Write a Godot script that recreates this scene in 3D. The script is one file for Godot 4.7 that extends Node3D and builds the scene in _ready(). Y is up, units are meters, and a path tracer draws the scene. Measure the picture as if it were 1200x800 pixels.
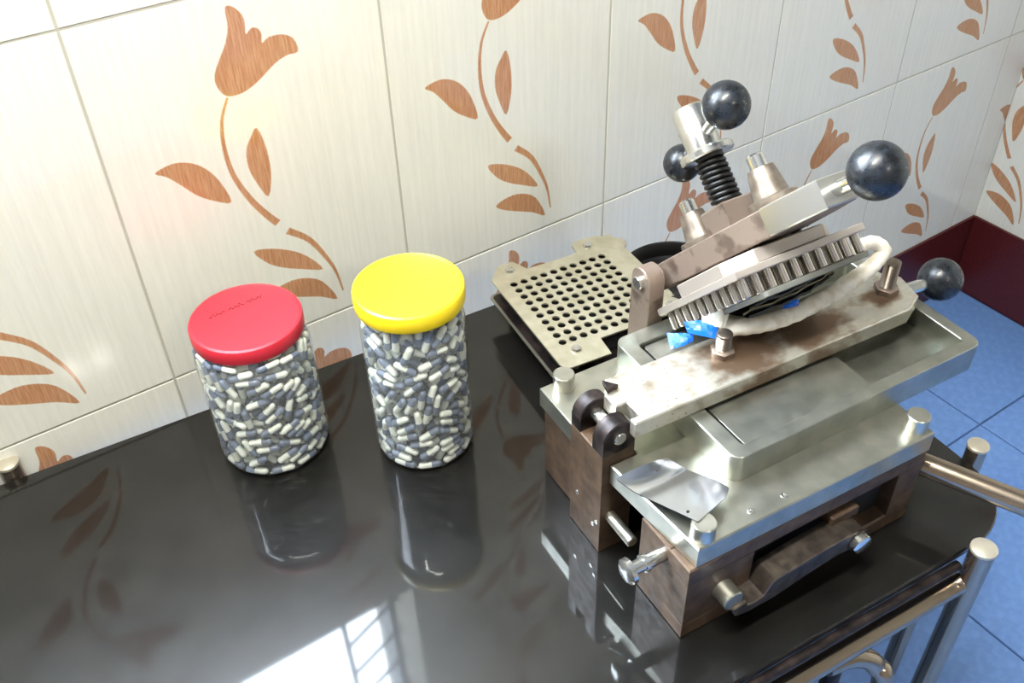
extends Node3D

# ---------------------------------------------------------------- setting out
# World: the tiled wall is the plane z = 0 (x to the right, y up, z into the room); y = 0 is a grout line.
# The table and the machine share a frame turned by five degrees: X to the right, Y up from the glass, Z to the front.
const TW := 0.25          # wall tile width
const TH := 0.33          # wall tile height
const CORNER := 1.3108    # x of the right wall
const FLOOR_Y := -0.475
const SKIRT_Y := -0.3288
const OX := Vector3(0.2073, -0.025, 0.4596)
const TURN := -0.0872665
const LIFT := 0.8290      # tilt of the swung-up plate (47.5 degrees)
const HINGE := Vector3(0.16, 0.156, -0.2)

var rng := RandomNumberGenerator.new()
var M := {}
var taken := {}

func _ready() -> void:
	rng.seed = 4711
	var cam := Camera3D.new()
	cam.name = "camera"
	cam.position = Vector3(-0.1051, 0.5985, 0.7319)
	cam.rotation_order = EULER_ORDER_YXZ
	cam.rotation = Vector3(-0.7024, -0.5759, -0.0350)
	cam.fov = rad_to_deg(2.0 * atan(400.0 / 1147.7))
	cam.near = 0.02
	cam.far = 60.0
	cam.current = true
	add_child(cam)

	var env := Environment.new()
	env.background_mode = Environment.BG_SKY
	var sm := ProceduralSkyMaterial.new()
	sm.sky_top_color = Color(0.88, 0.94, 1.0)
	sm.sky_horizon_color = Color(0.97, 0.98, 1.0)
	sm.ground_horizon_color = Color(0.55, 0.56, 0.55)
	sm.ground_bottom_color = Color(0.3, 0.3, 0.3)
	var sky := Sky.new()
	sky.sky_material = sm
	env.sky = sky
	env.background_energy_multiplier = 42.0
	env.tonemap_mode = Environment.TONE_MAPPER_LINEAR
	env.tonemap_exposure = 1.1
	env.sdfgi_enabled = true
	env.ssao_enabled = true
	env.ssil_enabled = true
	var we := WorldEnvironment.new()
	we.name = "world_environment"
	we.environment = env
	add_child(we)

	make_materials()
	added_tube_lamp("added_tube_lamp", "unseen white tube lamp added above the table to brighten the upper wall", Vector3(-0.15, 1.22, 0.44), 0.7, 2.5)
	wall_lamp(Vector3(0.085, 1.86, 2.69))

	build_room()
	build_table()
	build_machine()
	build_loader_plate()
	build_small_things()
	build_jar(Vector3(0.0514, -0.025, 0.1012), 0.0475, 0.0453, 0.1267, 0.1398, M.red, "red", 11)
	build_jar(Vector3(0.1606, -0.025, 0.1776), 0.0425, 0.0441, 0.1552, 0.1692, M.yellow, "yellow", 23)

# ---------------------------------------------------------------- nodes
func numbered(called: String) -> String:
	var k: int = taken.get(called, 0)
	taken[called] = k + 1
	return called if k == 0 else "%s_%03d" % [called, k]

func tag(o: Node3D, label: String, category: String, group := "") -> Node3D:
	o.set_meta("label", label)
	o.set_meta("category", category)
	if group:
		o.set_meta("group", group)
	return o

func thing(called: String, label: String, category: String, xf := Transform3D.IDENTITY, group := "") -> Node3D:
	var o := Node3D.new()
	o.name = numbered(called)
	add_child(o)
	o.transform = xf
	tag(o, label, category, group)
	return o

func part(parent: Node3D, called: String, st: SurfaceTool, mat: Material, xf := Transform3D.IDENTITY) -> MeshInstance3D:
	var m: ArrayMesh = st.commit()
	m.surface_set_material(0, mat)
	return put(parent, called, m, xf)

func put(parent: Node3D, called: String, m: Mesh, xf := Transform3D.IDENTITY) -> MeshInstance3D:
	var o := MeshInstance3D.new()
	o.name = called
	o.mesh = m
	o.transform = xf
	var n := 0
	while parent.has_node(NodePath(o.name)):
		n += 1
		o.name = "%s_%03d" % [called, n]
	parent.add_child(o, true)
	return o

func structure(called: String, parent: Node3D = null) -> Node3D:
	var o := Node3D.new()
	o.name = called
	(parent if parent else self).add_child(o, true)
	o.set_meta("kind", "structure")
	return o

# ---------------------------------------------------------------- shapes
func new_st() -> SurfaceTool:
	var st := SurfaceTool.new()
	st.begin(Mesh.PRIMITIVE_TRIANGLES)
	return st

func tri(st: SurfaceTool, xf: Transform3D, p: Array, n: Array, uv: Array = []) -> void:
	var order := [0, 1, 2]
	var s: Vector3 = n[0] + n[1] + n[2]
	if (p[1] - p[0]).cross(p[2] - p[0]).dot(s) > 0.0:
		order = [0, 2, 1]
	for k in order:
		st.set_normal((xf.basis * n[k]).normalized())
		st.set_uv(uv[k] if uv else Vector2(p[k].x + p[k].y * 0.37, p[k].z + p[k].y * 0.71))
		st.add_vertex(xf * p[k])

func quad(st: SurfaceTool, xf: Transform3D, p: Array, n: Array, uv: Array = []) -> void:
	if n.size() == 1:
		n = [n[0], n[0], n[0], n[0]]
	tri(st, xf, [p[0], p[1], p[2]], [n[0], n[1], n[2]], [uv[0], uv[1], uv[2]] if uv else [])
	tri(st, xf, [p[0], p[2], p[3]], [n[0], n[2], n[3]], [uv[0], uv[2], uv[3]] if uv else [])

func area2(poly: PackedVector2Array) -> float:
	var a := 0.0
	for i in poly.size():
		var p := poly[i]
		var q := poly[(i + 1) % poly.size()]
		a += p.x * q.y - q.x * p.y
	return a * 0.5

func ccw(poly: PackedVector2Array) -> PackedVector2Array:
	var r := poly.duplicate()
	if area2(r) < 0.0:
		r.reverse()
	return r

func edge_normals(poly: PackedVector2Array) -> PackedVector2Array:
	var out := PackedVector2Array()
	for i in poly.size():
		var d := poly[(i + 1) % poly.size()] - poly[i]
		out.append(Vector2(d.y, -d.x).normalized())
	return out

func inset(poly: PackedVector2Array, by: float) -> PackedVector2Array:
	var en := edge_normals(poly)
	var out := PackedVector2Array()
	for i in poly.size():
		var a := en[(i + poly.size() - 1) % poly.size()]
		var b := en[i]
		var m := (a + b)
		var k := 1.0 + a.dot(b)
		out.append(poly[i] - m * (by / maxf(k, 0.25)))
	return out

# side wall between two outlines with the same number of points
func wall(st: SurfaceTool, xf: Transform3D, a: PackedVector2Array, ya: float, b: PackedVector2Array, yb: float, up: float, flip := 1.0) -> void:
	var en := edge_normals(a)
	var n := a.size()
	for i in n:
		var j := (i + 1) % n
		var e := en[i]
		var na := e
		var nb := e
		var before := en[(i + n - 1) % n]
		var after := en[j]
		if before.dot(e) > 0.72:
			na = (before + e).normalized()
		if after.dot(e) > 0.72:
			nb = (after + e).normalized()
		var h := sqrt(maxf(0.0, 1.0 - up * up)) * flip
		var n0 := Vector3(na.x * h, up, na.y * h)
		var n1 := Vector3(nb.x * h, up, nb.y * h)
		quad(st, xf, [Vector3(a[i].x, ya, a[i].y), Vector3(a[j].x, ya, a[j].y), Vector3(b[j].x, yb, b[j].y), Vector3(b[i].x, yb, b[i].y)], [n0, n1, n1, n0])

func cap(st: SurfaceTool, xf: Transform3D, poly: PackedVector2Array, y: float, up: float) -> void:
	var idx := Geometry2D.triangulate_polygon(poly)
	var n := Vector3(0, up, 0)
	for k in range(0, idx.size(), 3):
		var p := []
		for e in 3:
			var v := poly[idx[k + e]]
			p.append(Vector3(v.x, y, v.y))
		tri(st, xf, p, [n, n, n])

# an outline in (x, z) raised from y0 to y1 with chamfered rims
func extrude(st: SurfaceTool, outline: PackedVector2Array, y0: float, y1: float, bev := 0.0008, xf := Transform3D.IDENTITY) -> void:
	var p := ccw(outline)
	if bev <= 0.0:
		wall(st, xf, p, y0, p, y1, 0.0)
		cap(st, xf, p, y1, 1.0)
		cap(st, xf, p, y0, -1.0)
		return
	var q := inset(p, bev)
	wall(st, xf, p, y0 + bev, p, y1 - bev, 0.0)
	wall(st, xf, p, y1 - bev, q, y1, 0.7071)
	wall(st, xf, p, y0 + bev, q, y0, -0.7071)
	cap(st, xf, q, y1, 1.0)
	cap(st, xf, q, y0, -1.0)

# a frame: two outlines with equally many points
func frame(st: SurfaceTool, outer: PackedVector2Array, inner: PackedVector2Array, y0: float, y1: float, bev := 0.0008, xf := Transform3D.IDENTITY) -> void:
	var o := ccw(outer)
	var i := ccw(inner)
	var o2 := inset(o, bev)
	var i2 := inset(i, -bev)
	wall(st, xf, o, y0, o, y1 - bev, 0.0)
	wall(st, xf, o, y1 - bev, o2, y1, 0.7071)
	wall(st, xf, i, y0, i, y1 - bev, 0.0, -1.0)
	wall(st, xf, i, y1 - bev, i2, y1, 0.7071, -1.0)
	var n := o.size()
	for k in n:
		var j := (k + 1) % n
		for s in [[y1, 1.0, o2, i2], [y0, -1.0, o, i]]:
			var a: PackedVector2Array = s[2]
			var b: PackedVector2Array = s[3]
			quad(st, xf, [Vector3(a[k].x, s[0], a[k].y), Vector3(a[j].x, s[0], a[j].y), Vector3(b[j].x, s[0], b[j].y), Vector3(b[k].x, s[0], b[k].y)], [Vector3(0, s[1], 0)])

func rrect(x0: float, z0: float, x1: float, z1: float, r := 0.0, seg := 5) -> PackedVector2Array:
	var out := PackedVector2Array()
	if r <= 0.0:
		return PackedVector2Array([Vector2(x0, z0), Vector2(x1, z0), Vector2(x1, z1), Vector2(x0, z1)])
	var cs := [[x1 - r, z0 + r, -PI / 2], [x1 - r, z1 - r, 0.0], [x0 + r, z1 - r, PI / 2], [x0 + r, z0 + r, PI]]
	for c in cs:
		for k in seg + 1:
			var a: float = c[2] + PI / 2 * k / seg
			out.append(Vector2(c[0] + r * cos(a), c[1] + r * sin(a)))
	return out

func circle(x: float, z: float, r: float, seg := 24) -> PackedVector2Array:
	var out := PackedVector2Array()
	for k in seg:
		var a := TAU * k / seg
		out.append(Vector2(x + r * cos(a), z + r * sin(a)))
	return out

func box(st: SurfaceTool, lo: Vector3, hi: Vector3, bev := 0.0008, xf := Transform3D.IDENTITY) -> void:
	extrude(st, rrect(lo.x, lo.z, hi.x, hi.z), lo.y, hi.y, bev, xf)

# profile of (radius, height) from the bottom of the axis, round the outside, to the top of the axis
func lathe(st: SurfaceTool, prof: Array, seg := 24, xf := Transform3D.IDENTITY, crisp := 0.76) -> void:
	var ns := []
	for i in prof.size() - 1:
		var d: Vector2 = prof[i + 1] - prof[i]
		ns.append(Vector2(d.y, -d.x).normalized())
	for i in prof.size() - 1:
		var a: Vector2 = prof[i]
		var b: Vector2 = prof[i + 1]
		if a.distance_to(b) < 1e-7:
			continue
		var na: Vector2 = ns[i]
		var nb: Vector2 = ns[i]
		if i > 0 and ns[i - 1].dot(ns[i]) > crisp:
			na = (ns[i - 1] + ns[i]).normalized()
		if i < ns.size() - 1 and ns[i + 1].dot(ns[i]) > crisp:
			nb = (ns[i + 1] + ns[i]).normalized()
		for k in seg:
			var t0 := TAU * k / seg
			var t1 := TAU * (k + 1) / seg
			var c0 := Vector3(cos(t0), 0, sin(t0))
			var c1 := Vector3(cos(t1), 0, sin(t1))
			var p := [c0 * a.x + Vector3(0, a.y, 0), c1 * a.x + Vector3(0, a.y, 0), c1 * b.x + Vector3(0, b.y, 0), c0 * b.x + Vector3(0, b.y, 0)]
			var n := [c0 * na.x + Vector3(0, na.y, 0), c1 * na.x + Vector3(0, na.y, 0), c1 * nb.x + Vector3(0, nb.y, 0), c0 * nb.x + Vector3(0, nb.y, 0)]
			if a.x < 1e-6:
				tri(st, xf, [p[0], p[2], p[3]], [n[0], n[2], n[3]])
			elif b.x < 1e-6:
				tri(st, xf, [p[0], p[1], p[2]], [n[0], n[1], n[2]])
			else:
				quad(st, xf, p, n)

# chamfered round bar along +y
func rod_profile(r: float, y0: float, y1: float, bev := 0.0006) -> Array:
	return [Vector2(0, y0), Vector2(r - bev, y0), Vector2(r, y0 + bev), Vector2(r, y1 - bev), Vector2(r - bev, y1), Vector2(0, y1)]

func along(from: Vector3, dir: Vector3) -> Transform3D:
	var y := dir.normalized()
	var x := y.cross(Vector3(0.31, 0.2, 0.93)).normalized()
	return Transform3D(Basis(x, y, x.cross(y)), from)

func bar(st: SurfaceTool, a: Vector3, b: Vector3, r: float, seg := 20, bev := 0.0006) -> void:
	lathe(st, rod_profile(r, 0.0, a.distance_to(b), bev), seg, along(a, b - a))

func ball(st: SurfaceTool, c: Vector3, r: float, seg := 36, rings := 18) -> void:
	var prof := []
	for k in rings + 1:
		var a := -PI / 2 + PI * k / rings
		prof.append(Vector2(maxf(r * cos(a), 0.0), r * sin(a)))
	lathe(st, prof, seg, Transform3D(Basis.IDENTITY, c))

# a round tube along points; radius may be one number or one per point
func tube(st: SurfaceTool, pts: PackedVector3Array, radius: Variant, seg := 12, squash := 1.0) -> void:
	var n := pts.size()
	var rings := []
	var t0 := (pts[1] - pts[0]).normalized()
	var u := t0.cross(Vector3(0.13, 0.97, 0.21)).normalized()
	for i in n:
		var t := (pts[mini(i + 1, n - 1)] - pts[maxi(i - 1, 0)]).normalized()
		u = (u - t * u.dot(t)).normalized()
		var v := t.cross(u)
		var r: float = radius[i] if radius is Array else radius
		var ring := []
		for k in seg:
			var a := TAU * k / seg
			ring.append([pts[i] + (u * cos(a) + v * sin(a) * squash) * r, (u * cos(a) + v * sin(a)).normalized()])
		rings.append(ring)
	var I := Transform3D.IDENTITY
	for i in n - 1:
		for k in seg:
			var j := (k + 1) % seg
			var a: Array = rings[i][k]
			var b: Array = rings[i][j]
			var c: Array = rings[i + 1][j]
			var d: Array = rings[i + 1][k]
			quad(st, I, [a[0], b[0], c[0], d[0]], [a[1], b[1], c[1], d[1]])
	for e in [[0, -t0], [n - 1, (pts[n - 1] - pts[n - 2]).normalized()]]:
		for k in seg:
			tri(st, I, [pts[e[0]], rings[e[0]][k][0], rings[e[0]][(k + 1) % seg][0]], [e[1], e[1], e[1]])

func smooth_path(ctrl: Array, steps := 8) -> PackedVector3Array:
	var out := PackedVector3Array()
	for i in ctrl.size() - 1:
		var p0: Vector3 = ctrl[maxi(i - 1, 0)]
		var p1: Vector3 = ctrl[i]
		var p2: Vector3 = ctrl[i + 1]
		var p3: Vector3 = ctrl[mini(i + 2, ctrl.size() - 1)]
		for k in steps:
			out.append(p1.cubic_interpolate(p2, p0, p3, float(k) / steps))
	out.append(ctrl[ctrl.size() - 1])
	return out

# ---------------------------------------------------------------- materials
func noise_tex(freq: float, a: Color, b: Color, seed_of: int, octaves := 4, lo := 0.3, hi := 0.7, size := 256) -> NoiseTexture2D:
	var n := FastNoiseLite.new()
	n.noise_type = FastNoiseLite.TYPE_SIMPLEX_SMOOTH
	n.seed = seed_of
	n.frequency = freq
	n.fractal_octaves = octaves
	var t := NoiseTexture2D.new()
	t.width = size
	t.height = size
	t.seamless = true
	t.noise = n
	var g := Gradient.new()
	g.offsets = PackedFloat32Array([lo, hi])
	g.colors = PackedColorArray([a, b])
	t.color_ramp = g
	return t

func mat(albedo: Color, rough: float, metal := 0.0, spec := 0.5) -> StandardMaterial3D:
	var m := StandardMaterial3D.new()
	m.albedo_color = albedo
	m.roughness = rough
	m.metallic = metal
	m.metallic_specular = spec
	return m

# worn metal or cast surface: mottled colour and gloss that sit in the object's own axes
func worn(a: Color, b: Color, rough_lo: float, rough_hi: float, metal: float, seed_of: int, per_metre := 12.0, lo := 0.3, hi := 0.7) -> StandardMaterial3D:
	var m := mat(Color.WHITE, 1.0, metal)
	m.uv1_triplanar = true
	m.uv1_scale = Vector3.ONE * per_metre
	m.albedo_texture = noise_tex(0.012, a, b, seed_of, 5, lo, hi)
	m.roughness_texture = noise_tex(0.02, Color(rough_lo, rough_lo, rough_lo), Color(rough_hi, rough_hi, rough_hi), seed_of + 50, 5)
	return m

func make_materials() -> void:
	M.steel = worn(Color(0.66, 0.66, 0.61), Color(0.74, 0.73, 0.68), 0.29, 0.35, 0.93, 1, 11.0, 0.1, 0.9)
	M.tray = worn(Color(0.60, 0.61, 0.57), Color(0.68, 0.68, 0.64), 0.33, 0.39, 0.93, 2, 11.0, 0.1, 0.9)
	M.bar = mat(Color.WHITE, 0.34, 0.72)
	M.bar.albedo_texture = bar_rust_and_reflection()
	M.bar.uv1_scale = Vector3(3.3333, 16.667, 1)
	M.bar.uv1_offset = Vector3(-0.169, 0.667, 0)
	M.rust = worn(Color(0.30, 0.235, 0.18), Color(0.39, 0.31, 0.24), 0.45, 0.55, 0.35, 4, 13.0, 0.2, 0.8)
	M.brown = worn(Color(0.37, 0.31, 0.275), Color(0.55, 0.49, 0.44), 0.38, 0.48, 0.55, 5, 10.0, 0.22, 0.5)
	M.cone = worn(Color(0.42, 0.375, 0.33), Color(0.55, 0.51, 0.46), 0.34, 0.42, 0.6, 15, 20.0, 0.2, 0.8)
	M.warm_steel = mat(Color(0.74, 0.70, 0.66), 0.40, 0.62)
	M.machined = mat(Color(0.80, 0.79, 0.76), 0.28, 0.92)
	M.cap_disc = mat(Color(0.74, 0.71, 0.64), 0.4, 0.5)
	M.dark_iron = worn(Color(0.12, 0.10, 0.10), Color(0.26, 0.22, 0.21), 0.35, 0.5, 0.6, 6, 14.0)
	M.bright = mat(Color(0.84, 0.84, 0.82), 0.2, 0.95)
	M.pin = mat(Color(0.80, 0.77, 0.73), 0.2, 0.95)
	M.tube = mat(Color(0.62, 0.56, 0.49), 0.22, 0.92)
	M.bolt = mat(Color(0.50, 0.46, 0.42), 0.32, 0.9)
	M.room_paint = mat(Color(0.58, 0.54, 0.49), 0.7)
	M.grey_plate = mat(Color(0.46, 0.46, 0.43), 0.5, 0.4)
	M.lever = worn(Color(0.36, 0.33, 0.31), Color(0.48, 0.44, 0.40), 0.3, 0.38, 0.85, 17, 20.0, 0.2, 0.8)
	M.chrome = mat(Color(0.8, 0.8, 0.78), 0.12, 1.0)
	M.sheet = mat(Color(0.90, 0.92, 0.95), 0.14, 1.0)
	M.bakelite = worn(Color(0.06, 0.07, 0.085), Color(0.13, 0.15, 0.175), 0.24, 0.42, 0.0, 8, 40.0)
	M.black = mat(Color(0.03, 0.03, 0.03), 0.38)
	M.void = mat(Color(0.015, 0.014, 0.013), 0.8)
	M.perf = worn(Color(0.70, 0.68, 0.59), Color(0.76, 0.74, 0.66), 0.34, 0.42, 0.6, 9, 14.0, 0.2, 0.8)
	M.red = mat(Color(0.80, 0.17, 0.23), 0.38)
	M.yellow = mat(Color(0.98, 0.86, 0.12), 0.33)
	M.ink = mat(Color(0.28, 0.07, 0.09), 0.6)
	M.cap_white = mat(Color(0.86, 0.88, 0.83), 0.3)
	M.cap_grey = mat(Color(0.41, 0.45, 0.52), 0.3)
	M.cord = worn(Color(0.80, 0.76, 0.68), Color(0.92, 0.90, 0.84), 0.5, 0.6, 0.0, 10, 20.0)
	M.blue_film = mat(Color(0.07, 0.38, 0.80), 0.3)
	M.white_film = mat(Color(0.90, 0.90, 0.86), 0.35)
	M.foil = worn(Color(0.05, 0.05, 0.045), Color(0.14, 0.135, 0.12), 0.3, 0.5, 0.0, 11, 16.0)
	M.edge = mat(Color(0.50, 0.46, 0.30), 0.5)
	M.white_paint = mat(Color(0.86, 0.86, 0.84), 0.6)
	M.frame_paint = mat(Color(0.30, 0.30, 0.32), 0.5)
	M.grout = mat(Color(0.72, 0.71, 0.65), 0.9)
	M.floor_grout = mat(Color(0.26, 0.38, 0.56), 0.9)
	M.skirt = worn(Color(0.29, 0.085, 0.085), Color(0.33, 0.105, 0.10), 0.28, 0.34, 0.0, 12, 30.0, 0.2, 0.8)
	M.floor_tile = worn(Color(0.41, 0.57, 0.82), Color(0.45, 0.61, 0.86), 0.36, 0.42, 0.0, 13, 20.0, 0.2, 0.8)

	var g := mat(Color(1, 1, 1), 1.0)     # dark tinted glass under a film of dust
	g.uv1_triplanar = true
	g.uv1_world_triplanar = true
	g.uv1_scale = Vector3.ONE * 3.2
	g.albedo_texture = noise_tex(0.009, Color(0.05, 0.048, 0.044), Color(0.09, 0.087, 0.080), 21, 6, 0.15, 0.85, 512)
	g.roughness_texture = noise_tex(0.012, Color(0.28, 0.28, 0.28), Color(0.36, 0.36, 0.36), 22, 5, 0.2, 0.8, 512)
	g.metallic_specular = 0.32
	g.clearcoat_enabled = true
	g.clearcoat = 0.9
	g.clearcoat_roughness = 0.045
	M.glass_top = g

	var j := mat(Color(0.93, 0.96, 0.96, 0.10), 0.05)
	j.transparency = BaseMaterial3D.TRANSPARENCY_ALPHA
	j.cull_mode = BaseMaterial3D.CULL_DISABLED
	M.jar = j

	var tl := mat(Color(1, 1, 1), 0.07)
	tl.albedo_texture = tile_print()
	tl.texture_repeat = false
	M.tile = tl

	var lamp := mat(Color(1, 1, 1), 0.5)
	lamp.emission_enabled = true
	lamp.emission = Color(1.0, 0.98, 0.93)
	lamp.emission_energy_multiplier = 6.0
	M.lamp = lamp

# the print of one wall tile: a tulip on a bent stem with four leaves, in wood-grained tan on cream
func tile_print() -> ImageTexture:
	var w := 400
	var h := 528
	var img := Image.create(w, h, false, Image.FORMAT_RGB8)
	var streak := FastNoiseLite.new()
	streak.seed = 5
	streak.frequency = 0.03
	var fine := FastNoiseLite.new()
	fine.seed = 9
	fine.frequency = 0.08
	for y in h:
		for x in w:
			var s := streak.get_noise_2d(x * 3.0, y * 0.10) * 0.022 + fine.get_noise_2d(x * 2.0, y * 0.25) * 0.012
			img.set_pixel(x, y, Color(0.905 + s, 0.902 + s, 0.855 + s))
	var shapes := []
	shapes.append(rounded([0.486,0.965, 0.508,0.959, 0.531,0.936, 0.533,0.910, 0.530,0.889, 0.550,0.900, 0.571,0.896, 0.580,0.879, 0.576,0.858, 0.602,0.868, 0.647,0.866, 0.682,0.849, 0.691,0.814, 0.650,0.812, 0.603,0.799, 0.545,0.771, 0.494,0.753, 0.447,0.749, 0.416,0.761, 0.400,0.793, 0.408,0.820, 0.431,0.848, 0.460,0.881, 0.478,0.916, 0.480,0.947]))
	shapes.append(rounded([0.141,0.615, 0.204,0.625, 0.260,0.612, 0.304,0.583, 0.337,0.539, 0.359,0.472, 0.307,0.489, 0.253,0.521, 0.207,0.566, 0.173,0.596]))
	shapes.append(rounded([0.501,0.650, 0.519,0.588, 0.517,0.517, 0.491,0.452, 0.462,0.498, 0.444,0.550, 0.450,0.600, 0.475,0.631]))
	shapes.append(rounded([0.394,0.304, 0.466,0.291, 0.546,0.256, 0.600,0.215, 0.637,0.166, 0.566,0.189, 0.484,0.222, 0.431,0.256]))
	shapes.append(rounded([0.426,0.153, 0.489,0.167, 0.558,0.160, 0.627,0.125, 0.675,0.046, 0.608,0.076, 0.521,0.105, 0.453,0.131]))
	shapes.append(stroke([0.427,0.749, 0.392,0.695, 0.379,0.624, 0.387,0.545, 0.421,0.469, 0.463,0.409, 0.503,0.364], 0.004, 0.0135))
	shapes.append(stroke([0.533,0.330, 0.605,0.279, 0.654,0.210, 0.687,0.144, 0.704,0.066], 0.0135, 0.003))
	for sh in shapes:
		var poly := PackedVector2Array()
		var lo := Vector2(1e6, 1e6)
		var hi := Vector2(-1e6, -1e6)
		for p in sh:
			var v := Vector2(p.x * w, (1.0 - p.y) * h)
			poly.append(v)
			lo = lo.min(v)
			hi = hi.max(v)
		for y in range(maxi(0, int(lo.y) - 1), mini(h, int(hi.y) + 2)):
			for x in range(maxi(0, int(lo.x) - 1), mini(w, int(hi.x) + 2)):
				var c := 0
				for e in 4:
					if Geometry2D.is_point_in_polygon(Vector2(x + 0.25 + 0.5 * (e % 2), y + 0.25 + 0.5 * (e / 2)), poly):
						c += 1
				if c:
					var s := streak.get_noise_2d(x * 9.0 + 400.0, y * 0.5) * 0.5 + fine.get_noise_2d(x * 5.0, y * 0.4) * 0.35
					var wood := Color(0.70, 0.485, 0.335).lerp(Color(0.84, 0.685, 0.545), clampf(0.35 + s, 0.0, 1.0))
					img.set_pixel(x, y, img.get_pixel(x, y).lerp(wood, c / 4.0))
	return ImageTexture.create_from_image(img)

# the top of the clamp bar: pale steel with rust round the bolts, the raised plate's dark reflection painted in, and specks
func bar_rust_and_reflection() -> ImageTexture:
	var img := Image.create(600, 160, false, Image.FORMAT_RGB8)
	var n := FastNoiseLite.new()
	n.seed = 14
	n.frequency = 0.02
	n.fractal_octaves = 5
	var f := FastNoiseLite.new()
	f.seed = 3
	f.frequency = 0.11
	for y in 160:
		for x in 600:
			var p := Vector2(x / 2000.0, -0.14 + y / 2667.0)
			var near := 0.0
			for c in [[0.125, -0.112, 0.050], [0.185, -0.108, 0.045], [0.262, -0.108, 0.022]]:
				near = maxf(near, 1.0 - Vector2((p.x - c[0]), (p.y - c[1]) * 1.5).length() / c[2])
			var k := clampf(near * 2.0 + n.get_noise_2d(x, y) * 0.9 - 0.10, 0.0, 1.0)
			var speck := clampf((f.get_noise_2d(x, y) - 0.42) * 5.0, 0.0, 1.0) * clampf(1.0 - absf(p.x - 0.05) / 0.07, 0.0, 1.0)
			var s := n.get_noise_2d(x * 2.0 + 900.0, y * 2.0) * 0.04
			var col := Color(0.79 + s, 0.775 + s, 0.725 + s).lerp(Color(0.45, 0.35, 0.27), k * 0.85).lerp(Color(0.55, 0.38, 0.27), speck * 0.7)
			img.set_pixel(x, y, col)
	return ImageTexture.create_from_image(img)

# flat list of u, v pairs to a rounded closed outline
func rounded(f: Array) -> Array:
	var n := f.size() / 2
	var out := []
	for i in n:
		var p := []
		for k in [-1, 0, 1, 2]:
			var q: int = (i + k + n) % n
			p.append(Vector2(f[q * 2], f[q * 2 + 1]))
		for s in 3:
			out.append((p[1] as Vector2).cubic_interpolate(p[2], p[0], p[3], s / 3.0))
	return out

func stroke(f: Array, w0: float, w1: float) -> Array:
	var c := []
	for i in f.size() / 2:
		c.append(Vector3(f[i * 2], f[i * 2 + 1] * TH / TW, 0))
	var path := smooth_path(c, 5)
	var left := []
	var right := []
	for i in path.size():
		var t := (path[mini(i + 1, path.size() - 1)] - path[maxi(i - 1, 0)]).normalized()
		var hw := lerpf(w0, w1, float(i) / (path.size() - 1))
		var s := Vector3(-t.y, t.x, 0) * hw
		left.append(Vector2(path[i].x + s.x, (path[i].y + s.y) * TW / TH))
		right.push_front(Vector2(path[i].x - s.x, (path[i].y - s.y) * TW / TH))
	return left + right

# ---------------------------------------------------------------- lamps
func added_tube_lamp(called: String, label: String, at: Vector3, length: float, energy: float) -> void:  # unseen lamp, added so the tiled wall brightens towards the top
	var t := thing(called, label, "lamp", Transform3D(Basis.IDENTITY, at), "")
	var st := new_st()
	box(st, Vector3(-length / 2 - 0.04, 0.03, -0.035), Vector3(length / 2 + 0.04, 0.07, 0.035), 0.004)
	part(t, "lamp_housing", st, M.white_paint)
	st = new_st()
	bar(st, Vector3(-length / 2, 0.012, 0), Vector3(length / 2, 0.012, 0), 0.014, 16, 0.003)
	part(t, "lamp_tube", st, M.lamp)
	for s in [-1.0, 1.0]:
		st = new_st()
		box(st, Vector3(s * (length / 2 + 0.014) - 0.014, -0.006, -0.018), Vector3(s * (length / 2 + 0.014) + 0.014, 0.034, 0.018), 0.002)
		part(t, "lamp_holder", st, M.white_paint)
	if at.y < 1.9:
		for s in [-1.0, 1.0]:
			st = new_st()
			bar(st, Vector3(s * length * 0.4, 0.068, 0), Vector3(s * length * 0.4, 2.06 - at.y, 0), 0.0025, 8)
			part(t, "added_cord", st, M.white_paint)
	var l := AreaLight3D.new()
	l.name = "lamp_light"
	l.area_size = Vector2(length, 0.05)
	l.light_energy = energy
	l.light_color = Color(1.0, 0.99, 0.955)
	l.area_range = 12.0
	l.shadow_enabled = true
	l.position = Vector3(0, -0.012, 0)
	l.rotation = Vector3(-PI / 2, 0, 0)
	t.add_child(l)

func wall_lamp(at: Vector3) -> void:
	var aim := Basis(Vector3(-1, 0, 0), Vector3(0, 0.81, -0.586), Vector3(0, -0.586, -0.81))   # z points down the room at the table
	var t := thing("wall_lamp", "small square lamp high on the wall behind the camera", "lamp", Transform3D(Basis.IDENTITY, at))
	var xf := Transform3D(aim * Basis(Vector3.RIGHT, PI / 2), Vector3(0, 0, -0.06))
	var st := new_st()
	box(st, Vector3(-0.12, -0.03, -0.06), Vector3(0.12, -0.002, 0.06), 0.003, xf)
	box(st, Vector3(-0.03, -0.03, -0.06), Vector3(0.03, 0.03, -0.0), 0.002, Transform3D(Basis.IDENTITY, Vector3(0, 0, -0.02)))
	part(t, "lamp_housing", st, M.white_paint)
	st = new_st()
	box(st, Vector3(-0.10, -0.002, -0.045), Vector3(0.10, 0.004, 0.045), 0.001, xf)
	part(t, "lamp_panel", st, M.lamp)
	var l := AreaLight3D.new()
	l.name = "lamp_light"
	l.area_size = Vector2(0.16, 0.07)
	l.light_energy = 1.4
	l.light_color = Color(1.0, 0.98, 0.94)
	l.area_range = 12.0
	l.shadow_enabled = true
	l.transform = Transform3D(Basis(-aim.x, aim.y, -aim.z), Vector3(0, 0, -0.06) + aim.z * 0.008)
	t.add_child(l)

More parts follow.
